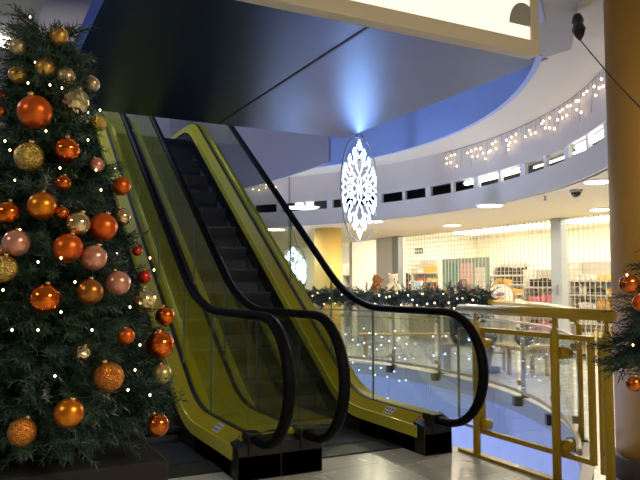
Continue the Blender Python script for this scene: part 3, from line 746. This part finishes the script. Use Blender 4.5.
# stay wire
p0 = on_z(577,14,ZC-.03); p1 = at(580,40,(p0-CAM).dot(Fh)-.25); p2 = at(662,130,3.4)
t = thing('stay_wire', 'thin wire with a black tapered end fitting below the cream ceiling beside the ochre column', 'wire', p0)
s = MB(); ds = [(0,.008),(.12,.035),(.3,.045),(.45,.025),(.6,.05),(.8,.035),(1,.008)]; s.tube([p0.lerp(p1, a) for a, _ in ds], [r_ for _, r_ in ds], 8); s.build('end_fitting', M['black'], t)
s = MB(); s.tube([p1, p1.lerp(p2,.5)-Vector((0,0,.02)), p2], .004, 6); s.build('wire', M['seam'], t)

# ------------------------------------------------------------------ roller grilles
def grille(y0, y1, label):
    s = MB(); z = .05
    while z < ZL-.02: s.box((XS+.02,y0,z),(XS+.028,y1,z+.008)); z += .095
    y = y0
    while y < y1: s.box((XS+.018,y,.03),(XS+.030,y+.009,ZL)); y += .105
    o = s.build('roller_grille', M['grille']); tag(o, label, 'security grille')
p = on_x(404, 300, XS).y
grille(PJ+.12, 8.9, 'wide wire roller grille across the brightly lit shop, left of the grey pillar')
grille(1.3, PJ-.12, 'wire roller grille in front of bottle shelves beside the ochre column')

# ------------------------------------------------------------------ shop fittings
def shelf_unit(name, label, x, y0, y1, zs, depth=.35, top=None, m='shelfm'):
    t = thing(name, label, 'shelving', (x, (y0+y1)/2, 0)); top = top or zs[-1]+.35
    s = MB(); s.box((x+depth,y0,0),(x+depth+.03,y1,top)); s.build('back_panel', M[m], t)
    for y in (y0-.02, y1): 
        s = MB(); s.box((x,y,0),(x+depth,y+.02,top)); s.build('side_panel', M[m], t)
    for z in zs:
        s = MB(); s.box((x,y0,z-.025),(x+depth,y1,z)); s.build('shelf', M[m], t)
    return t
def prod_mesh(kind, m):
    s = MB()
    if kind == 'bottle': s.lathe((0,0,0), [(.032,0),(.034,.01),(.034,.11),(.014,.135),(.014,.165),(.018,.165),(.018,.19)], 12); 
    elif kind == 'jar': s.lathe((0,0,0), [(.04,0),(.042,.01),(.042,.06),(.036,.065),(.044,.067),(.044,.095)], 12)
    elif kind == 'box': s.box((-.045,-.055,0),(.045,.055,.16)); s.box((-.046,-.056,.05),(.046,.056,.09))
    else: s.box((-.05,-.065,0),(.05,.065,.10)); s.tube([(-.052,-.03,.05),(-.052,.03,.05)], .02, 6)
    o = s.build(kind, P[m]); me = o.data; bpy.data.objects.remove(o); return me
def stock(x, y0, y1, zs, dy, kinds, label, group, dz=0):
    for zi, z in enumerate(zs):
        y = y0+max(.085, dy*.55); me, nm, lb = random.choice(kinds)
        run = 0
        while y < y1-.085:
            if run == 0: me, nm, lb = random.choice(kinds); run = random.choice((3,4,5))
            run -= 1
            o = bpy.data.objects.new(nm, me); C.objects.link(o); o.location = (x+.12, y, z); k = random.uniform(.85,1.2); o.scale = (k,k,k)
            tag(o, lb+' '+label, {'bottle':'bottle','jar':'jar','product_box':'box','gift_pack':'box'}[nm], lb+' '+group); y += dy
def K(kind, col, words):
    nm = {'bottle':'bottle','jar':'jar','box':'product_box','pack':'gift_pack'}[kind]; return (prod_mesh(kind, col), nm, words)
random.seed(77)
zs1 = [.15,.42,.69,.96,1.23]
zs1 = [.12,.38,.64,.90,1.15,1.40]; pa, pb = on_x(618,300,8.15).y, on_x(569,300,8.15).y
shelf_unit('shelving_unit', 'white shelving full of bottles behind the right-hand grille', 8.15, pa, pb, zs1)
stock(8.15, pa, pb, zs1, .10, [K('bottle','amber','small amber bottle'), K('bottle','blackp','small black bottle'), K('jar','whitep','small white jar'), K('bottle','goldp','small gold bottle'), K('jar','goldp','small gold jar'), K('bottle','whitep','small white bottle'), K('jar','blackp','small black jar')], 'on the shelving behind the right-hand grille', 'on the right-hand shelving')
pa, pb = on_x(556, 300, 8.0).y, on_x(524, 300, 8.0).y
zs2 = [.45,.72,.99,1.28]
shelf_unit('shelving_unit', 'shelving of pink packs just left of the grey pillar', 8.0, pa, pb, zs2, top=1.62)
stock(8.0, pa, pb, zs2, .15, [K('box','pink','pink carton'), K('pack','palepink','pale pink gift pack'), K('box','blackp','black carton'), K('pack','pink','bright pink gift pack')], 'on the shelving left of the grey pillar', 'beside the grey pillar')
pa, pb = on_x(438, 300, 9.0).y, on_x(412, 300, 9.0).y
zs3 = [.75,.98,1.20,1.42,1.64]
shelf_unit('shelving_unit', 'shelving of orange and red goods behind the till', 9.0, pa, pb, zs3)
stock(9.0, pa, pb, zs3, .14, [K('pack','teal','teal gift pack'), K('box','orange','orange carton'), K('pack','redp','red gift pack'), K('jar','goldp','golden jar'), K('pack','whitep','white gift pack')], 'on the shelving behind the till', 'behind the till')
pa, pb = on_x(528, 300, 9.6).y, on_x(492, 300, 9.6).y
zs4 = [.9,1.12,1.34,1.56]
shelf_unit('shelving_unit', 'low white shelving behind the round white sign', 9.6, pa, pb, zs4, top=1.85)
stock(9.6, pa, pb, zs4, .14, [K('pack','orange','orange pack'), K('pack','whitep','cream pack'), K('box','redp','deep red carton'), K('jar','goldp','gilt jar'), K('box','blackp','dark carton')], 'on the low shelving behind the round sign', 'behind the round sign')
pa, pb = on_x(372, 300, 9.0).y, on_x(343, 300, 9.0).y
zs5 = [.6,.95,1.30,1.65]
shelf_unit('shelving_unit', 'white wall shelves in the left-hand shop beside the yellow column', 9.0, pa, pb, zs5)
stock(9.0, pa, pb, zs5, .32, [K('pack','whitep','white boxed pack'), K('jar','palepink','pale pink jar'), K('box','goldp','gold carton')], 'on the wall shelves of the left-hand shop', 'in the left-hand shop')
# display board
X = 7.95; a, b_ = on_x(490,258,X), on_x(443,303,X)
t = thing('display_board', 'grey-green display board with pictures behind the bald seated person', 'display board', (X,(a.y+b_.y)/2,0))
zt = on_x(465,258,X).z; s = MB(); s.box((X,a.y,.25),(X+.05,b_.y,zt)); bp_ = s.build('panel', M['board'], t)
for y in (a.y+.1, b_.y-.15): s = MB(); s.box((X-.15,y,0),(X+.2,y+.05,.04)); s.box((X,y,.04),(X+.05,y+.05,.26)); s.build('foot', M['steel'], t)
random.seed(5); W = b_.y-a.y
for i, (u, v, w, h, c) in enumerate(((.10,.50,.2,.34,'whitep'),(.34,.62,.26,.3,'palepink'),(.64,.58,.26,.36,'teal'),(.36,.30,.16,.22,'redp'),(.58,.28,.18,.22,'whitep'),(.10,.18,.22,.24,'teal'),(.80,.2,.14,.3,'goldp'))):
    s = MB(); s.box((X-.012,a.y+u*W,.55+v*(zt-.55)*.95),(X,a.y+(u+w)*W,.55+min(.98,v+h)*(zt-.55)))
    s.build('picture', P[c], bp_)
# round sign on a stand
X = 7.6; c = on_x(500.5,297,X); rr_ = 14.5*(c-CAM).dot(Fh)/FPX
t = thing('round_sign', 'round white sign with gold rim and small purple emblem behind the grille', 'sign', (X,c.y,0))
def disc(x, y, z, r, x2, m, nm, n=32, sy=1, sz=1):
    s = MB(); pts = [(y+r*sy*math.cos(2*PI*k/n), z+r*sz*math.sin(2*PI*k/n)) for k in range(n)]
    s.add([(x,a,b) for a, b in pts]+[(x2,a,b) for a, b in pts], [tuple(range(n-1,-1,-1)), tuple(range(n, 2*n))]+[(k, (k+1) % n, n+(k+1) % n, n+k) for k in range(n)]); return fix_normals(s.build(nm, m, t))
disc(X, c.y, c.z, rr_, X+.03, M['gold'], 'rim'); t0_ = t; t = disc(X-.01, c.y, c.z, rr_*.88, X, M['white'], 'face')
disc(X-.018, c.y, c.z+rr_*.2, rr_*.2, X-.01, M['purple'], 'emblem', sy=1.4, sz=.6); disc(X-.018, c.y, c.z-rr_*.1, rr_*.22, X-.01, P['orange'], 'emblem', sy=1.3, sz=.35)
t = t0_; disc(X-.0, c.y, c.z+rr_*1.05, rr_*.28, X+.03, M['gold'], 'crest')
s = MB(); s.box((X,c.y-.03,0),(X+.03,c.y+.03,c.z-rr_*.9)); s.box((X-.2,c.y-.25,0),(X+.2,c.y+.25,.03)); s.build('stand', M['steel'], t); t.rotation_euler = (0,0,R(44))
# till counter, monitor
X = 8.1; ya, yb = on_x(440,300,X).y, on_x(406,300,X).y
ya, yb = ya, min(yb, 11.0)
t = thing('till_counter', 'cream till counter behind the grille under the monitor', 'counter', (X,(ya+yb)/2,0)); s = MB(); s.box((X,ya,0),(X+.6,yb,.93)); s.build('body', M['cream'], t); s = MB(); s.box((X-.04,ya-.04,.93),(X+.64,yb+.04,.97)); s.build('worktop', M['wood'], t)
c = on_x(418,286,X+.2); w = 5.2*(c-CAM).dot(Fh)/FPX*1.9
t = thing('monitor', 'small till monitor with a pale blue screen facing the walkway', 'monitor', (X+.2,c.y,.97))
s = MB(); s.box((X+.19,c.y-w*.62,c.z-w*.52),(X+.24,c.y+w*.62,c.z+w*.52)); s.build('casing', M['white'], t); s = MB(); s.box((X+.183,c.y-w*.5,c.z-w*.4),(X+.19,c.y+w*.5,c.z+w*.4)); s.build('screen', M['screen'], t)
s = MB(); s.box((X+.13,c.y-.1,.97),(X+.3,c.y+.1,.985)); s.box((X+.2,c.y-.03,.985),(X+.23,c.y+.03,c.z-w*.5)); s.build('stand', M['steel'], t)
c = on_x(418.5,251,X); t = thing('hanging_sign', 'small dark sign hanging inside the shop above the till', 'sign', (X,c.y,c.z)); s = MB(); s.box((X,c.y-.16,c.z-.07),(X+.02,c.y+.16,c.z+.07)); s.build('panel', M['jacket'], t); s = MB(); s.tube([(X+.01,c.y,c.z+.07),(X+.01,c.y,ZS)], .006, 5); s.build('cord', M['steel'], t)
for u in (-.1,0,.1):
    s = MB(); s.box((X-.006,c.y+u-.03,c.z-.03),(X,c.y+u+.03,c.z+.03)); s.build('marking', M['sticker'], t)
# display counter with plush animals
X = XS-.05; cA = on_x(376, 292, X-.33); cB = on_x(393, 296, X-.33); ya, yb = cB.y-.3, cA.y+.5
t = thing('display_counter', 'white display counter carrying two plush animals', 'counter', (X-.3,(ya+yb)/2,0)); s = MB(); s.box((X-.55,ya,0),(X-.12,yb,1.0)); s.build('body', M['white'], t); s = MB(); s.box((X-.58,ya-.03,1.0),(X-.10,yb+.03,1.03)); s.build('top', M['white'], t)
def remesh(o, vx=.012):
    r = o.modifiers.new('union', 'REMESH'); r.mode = 'VOXEL'; r.voxel_size = vx; r.use_smooth_shade = True
    m = o.modifiers.new('smooth', 'SMOOTH'); m.iterations = 3; m.factor = .5; return o
def plush(label, p, k, m, face, muzzle):
    t = thing('plush_animal', label, 'plush toy', p); b = MB(); f = face.normalized(); sd = Vector((-f.y, f.x, 0)); Zv = Vector((0,0,1))
    def q(a, s_, z): return Vector(p)+(f*a+sd*s_+Zv*z)*k
    b.sphere(q(0,0,.17), .16*k, 14, 10, (1,1,1.15)); b.sphere(q(0,0,.30), .11*k, 12, 8); b.sphere(q(.02,0,.44), .115*k, 14, 10); b.sphere(q(.12,0,.42), .055*k, 10, 8)
    for s_ in (-1,1):
        b.sphere(q(-.0,s_*.09,.54), .035*k, 8, 6); b.tube([q(.02,s_*.12,.30), q(.10,s_*.14,.20), q(.14,s_*.12,.10)], [.045*k,.045*k,.04*k], 8); b.tube([q(.03,s_*.09,.07), q(.20,s_*.13,.06), q(.24,s_*.13,.10)], [.07*k,.06*k,.05*k], 8)
    b.tube([q(-.14,0,.08), q(-.22,0,.12)], [.04*k,.03*k], 8)
    remesh(b.build('body', m, t), .014)
    b = MB(); b.sphere(q(.175,0,.435), .018*k, 8, 6); b.build('nose', M['eye'], t)
    for s_ in (-1,1): b = MB(); b.sphere(q(.115,s_*.045,.48), .013*k, 8, 6); b.build('eye', M['eye'], t)
plush('brown plush dog sitting on the display counter left of the white bear', (X-.33,cA.y,1.03), .95, M['brownplush'], RT*.9-Fh*.4, 1)
plush('white plush bear sitting on the display counter beside the grey pillar', (X-.33,cB.y,1.03), .98, M['whiteplush'], -Fh+RT*.1, 1)

# ------------------------------------------------------------------ people
def figure(label, hip, face, seated, top, hairy, sc=1.0, legs='jeans'):
    t = thing('person', label, 'person', (hip[0],hip[1],0)); f = face.normalized(); sd = Vector((-f.y, f.x, 0)); Zv = Vector((0,0,1)); H = Vector(hip)
    def q(a, s_, z): return H+(f*a+sd*s_+Zv*z)*sc
    def chain(b, pts, rs): 
        b.tube(pts, rs, 10)
        for p, r_ in zip(pts, rs): b.sphere(p, r_*.99, 10, 8)
    sk = MB(); tp = MB(); tr = MB(); sh = MB()
    sp = [q(0,0,0), q(-.01,0,.15), q(.01,0,.32), q(.02,0,.46)]
    for b, e in ((sk,0),(tp,.018)):
        for s_ in (-.07,.07): chain(b, [p+sd*s_*sc for p in sp], [(.11+e)*sc,(.105+e)*sc,(.11+e)*sc,(.075+e)*sc])
    chain(sk, [q(.02,0,.46), q(.04,0,.60)], [.062*sc,.055*sc])
    sk.sphere(q(.06,0,.70), .098*sc, 18, 14, (1,1,1.22)); sk.sphere(q(.085,0,.655), .066*sc, 12, 10); sk.sphere(q(.165,0,.685), .018*sc, 8, 6)
    for s_ in (-1,1): sk.sphere(q(.05,s_*.097,.69), .024*sc, 8, 6, (1,.7,1.4))
    for s_ in (-1,1):
        arm = [q(.02,s_*.19,.44), q(.05,s_*.23,.20), q(.26,s_*.14,.09)] if seated else [q(.02,s_*.19,.44), q(.0,s_*.23,.16), q(.14,s_*.20,-.02)]
        chain(sk, arm, [.05*sc,.04*sc,.028*sc]); chain(tp, arm, [.066*sc,.056*sc,.042*sc])
        hd = (arm[2]-arm[1]).normalized(); hc = arm[2]+hd*.05*sc; sk.sphere(hc, .04*sc, 10, 8, (1,1,.6))
        for i in range(4):
            o_ = hc+sd*(i-1.5)*.017*sc+hd*.03*sc; l = (.055,.065,.062,.05)[i]*sc; chain(sk, [o_, o_+hd*l*.6-Zv*.008, o_+hd*l-Zv*.03*sc], [.009*sc,.008*sc,.007*sc])
        chain(sk, [hc-sd*s_*.03*sc, hc-sd*s_*.055*sc+hd*.03*sc], [.010*sc,.008*sc])
        if seated: leg = [q(.02,s_*.09,0), q(.44,s_*.12,-.01), q(.40 if s_ > 0 else .34,s_*.12,-.40)]
        else: leg = [q(0,s_*.09,0), q(.02,s_*.10,-.40), q(-.01,s_*.10,-.80)]
        chain(sk, leg, [.08*sc,.055*sc,.04*sc]); chain(tr, leg, [.10*sc,.074*sc,.062*sc])
        ft = leg[2]; base = Vector((ft.x, ft.y, .045)); chain(sh, [base-f*.05*sc, base+f*.07*sc, base+f*.17*sc], [.044*sc,.042*sc,.036*sc]); chain(sk, [ft, base], [.04*sc,.035*sc])
    remesh(sk.build('body', M['skin'], t), .011); remesh(tp.build('jacket', top, t), .012); remesh(tr.build('trousers', M[legs], t), .014); remesh(sh.build('shoes', M['shoe'], t), .012)
    for s_ in (-1,1): b = MB(); b.sphere(q(.148,s_*.035,.715), .011*sc, 8, 6); b.build('eye', M['eye'], t)
    b = MB(); b.sphere(q(.138,0,.635), .02*sc, 8, 6, (1,1,.35)); b.build('mouth', M['redink'], t)
    if hairy:
        b = MB(); b.sphere(q(.03,0,.735), .108*sc, 16, 12, (1,1,1.12)); b.sphere(q(-.03,0,.65), .085*sc, 12, 10); remesh(b.build('hair', M['hair'], t), .012)
def floor_at(px, D): p = at(px, 300, D); return p
h1 = floor_at(459, 10.35)
figure('bald person in dark jacket and grey trousers seated on a bench behind the curved railing', (h1.x,h1.y,.55), RT, True, M['jacket'], False, 1.06)
h2 = floor_at(299, 12.9)
figure('dark-haired person in dark clothes seated beyond the railing left of the yellow column', (h2.x,h2.y,.56), Fh+RT*.4, True, M['jacket'], True)
h3 = on_x(407, 300, 8.95)
figure('dark-haired person standing behind the till beside the monitor', (h3.x,h3.y,.82), Fh+RT*.3, False, M['jacket2'], True, .97)
# benches
def bench(label, c, d, L):
    d = d.normalized(); w = Vector((-d.y, d.x, 0)); t = thing('bench', label, 'bench', (c.x,c.y,0)); 
    def bx(s, a0, a1, b0, b1, z0, z1): s.add([Vector((c.x,c.y,0))+d*a+w*b+Vector((0,0,z)) for z in (z0,z1) for a, b in ((a0,b0),(a1,b0),(a1,b1),(a0,b1))], [(0,3,2,1),(4,5,6,7),(0,1,5,4),(1,2,6,5),(2,3,7,6),(3,0,4,7)])
    for i in range(4): s = MB(); bx(s, -L/2, L/2, -.21+i*.11, -.12+i*.11, .40, .435); fix_normals(s.build('seat_slat', M['wood'], t))
    for a in (-L/2+.1, L/2-.15):
        for b_ in (-.17,.13): s = MB(); bx(s, a, a+.045, b_, b_+.045, 0, .37); fix_normals(s.build('leg', M['wood'], t))
        s = MB(); bx(s, a, a+.045, -.2, .2, .37, .40); fix_normals(s.build('bearer', M['wood'], t))
bc = at(476, 300, 10.45); bench('wooden bench under the bald seated person', bc, RT, 1.15)
bench('wooden bench beyond the curved railing below the plush animals', at(405,300,12.6), RT, 1.7)
bench('wooden bench under the dark-haired seated person', at(299,300,13.0), RT, .8)
# bag
p = at(524, 347, 10.1); t = thing('bag', 'soft grey bag standing on a bench to the right of the bald person', 'bag', (p.x,p.y,p.z-.1))
zb = .435; b = MB(); b.sphere((p.x,p.y,zb+.10), .16, 16, 10, (.75,1,.72)); b.build('body', M['jeans'], t)
b = MB(); b.tube([(p.x,p.y-.08,zb+.18),(p.x,p.y-.05,zb+.28),(p.x,p.y+.05,zb+.28),(p.x,p.y+.08,zb+.18)], .01, 6); b.build('handle', M['jacket'], t)
bench('short wooden bench carrying the grey bag', at(527,300,10.1), RT+Fh*.5, .7)

# ------------------------------------------------------------------ world and view
w = bpy.data.worlds.new('world'); bpy.context.scene.world = w; w.use_nodes = True
w.node_tree.nodes['Background'].inputs['Color'].default_value = (.55,.65,1,1); w.node_tree.nodes['Background'].inputs['Strength'].default_value = .02
# added fill lamps with housings: blue for the void, warm for landing and walkways
FILL_LABELS = iter(('wide added fill lamp under the blue roof over the void', 'wide added fill lamp facing up on the lower floor of the void', 'added square fill lamp above the upper escalator landing', 'added square fill lamp over the entrance in front of the ochre column', 'added square fill lamp over the walkway left of the large tree', 'small added fill lamp on the grey ceiling behind the large tree'))
def fill_lamp(name, loc, size, power, col, rot=(0,0,0)):
    t = thing(name, next(FILL_LABELS), 'ceiling light', loc); up = -1 if rot[0] else 1; h = size/2; x, y, z = loc
    s = MB(); z0, z1 = sorted((z+up*.004, z+up*.045)); s.box((x-h-.04,y-h-.04,z0), (x+h+.04,y+h+.04,z1)); s.build('housing', M['white'], t)  # white box added to house the fill lamp
    l = area('lamp', loc, size, power, col, rot); l.parent = t; l.matrix_parent_inverse = Matrix.Translation(-Vector(loc))
    return t
fill_lamp('roof_fill', (-1.6, 5.5, 6.95), 3.0, 115, (.48,.60,1))  # added blue fill for the upper void
fill_lamp('floor_fill', (1.0, 6.4, -4.05), 3.0, 520, (.55,.66,1), rot=(PI,0,0))  # added out of view to brighten the pale blue void wall
fill_lamp('landing_fill', (-.6, 7.9, 6.95), 1.0, 28, (1,.9,.55))  # added to brighten the olive landing wall
fill_lamp('ceiling_fill', (1.0, -5.2, ZC-.06), 1.6, 170, (1,.84,.62))  # added out of frame as warm front fill
fill_lamp('ceiling_fill', (-4.6, -2.6, ZC-.06), 1.2, 36, (1,.9,.7))  # added so faces turned left catch some light
fill_lamp('ceiling_fill', (-3.2, 1.0, ZC-.05), .4, 14, (1,.95,.85))  # added to lift the dim area at the left
sc = bpy.context.scene
sc.view_settings.view_transform = 'Standard'; sc.view_settings.look = 'None'; sc.view_settings.gamma = 1; sc.view_settings.exposure = 0
sc.cycles.use_denoising = True; sc.cycles.max_bounces = 8; sc.cycles.transparent_max_bounces = 24; sc.cycles.sample_clamp_indirect = 4
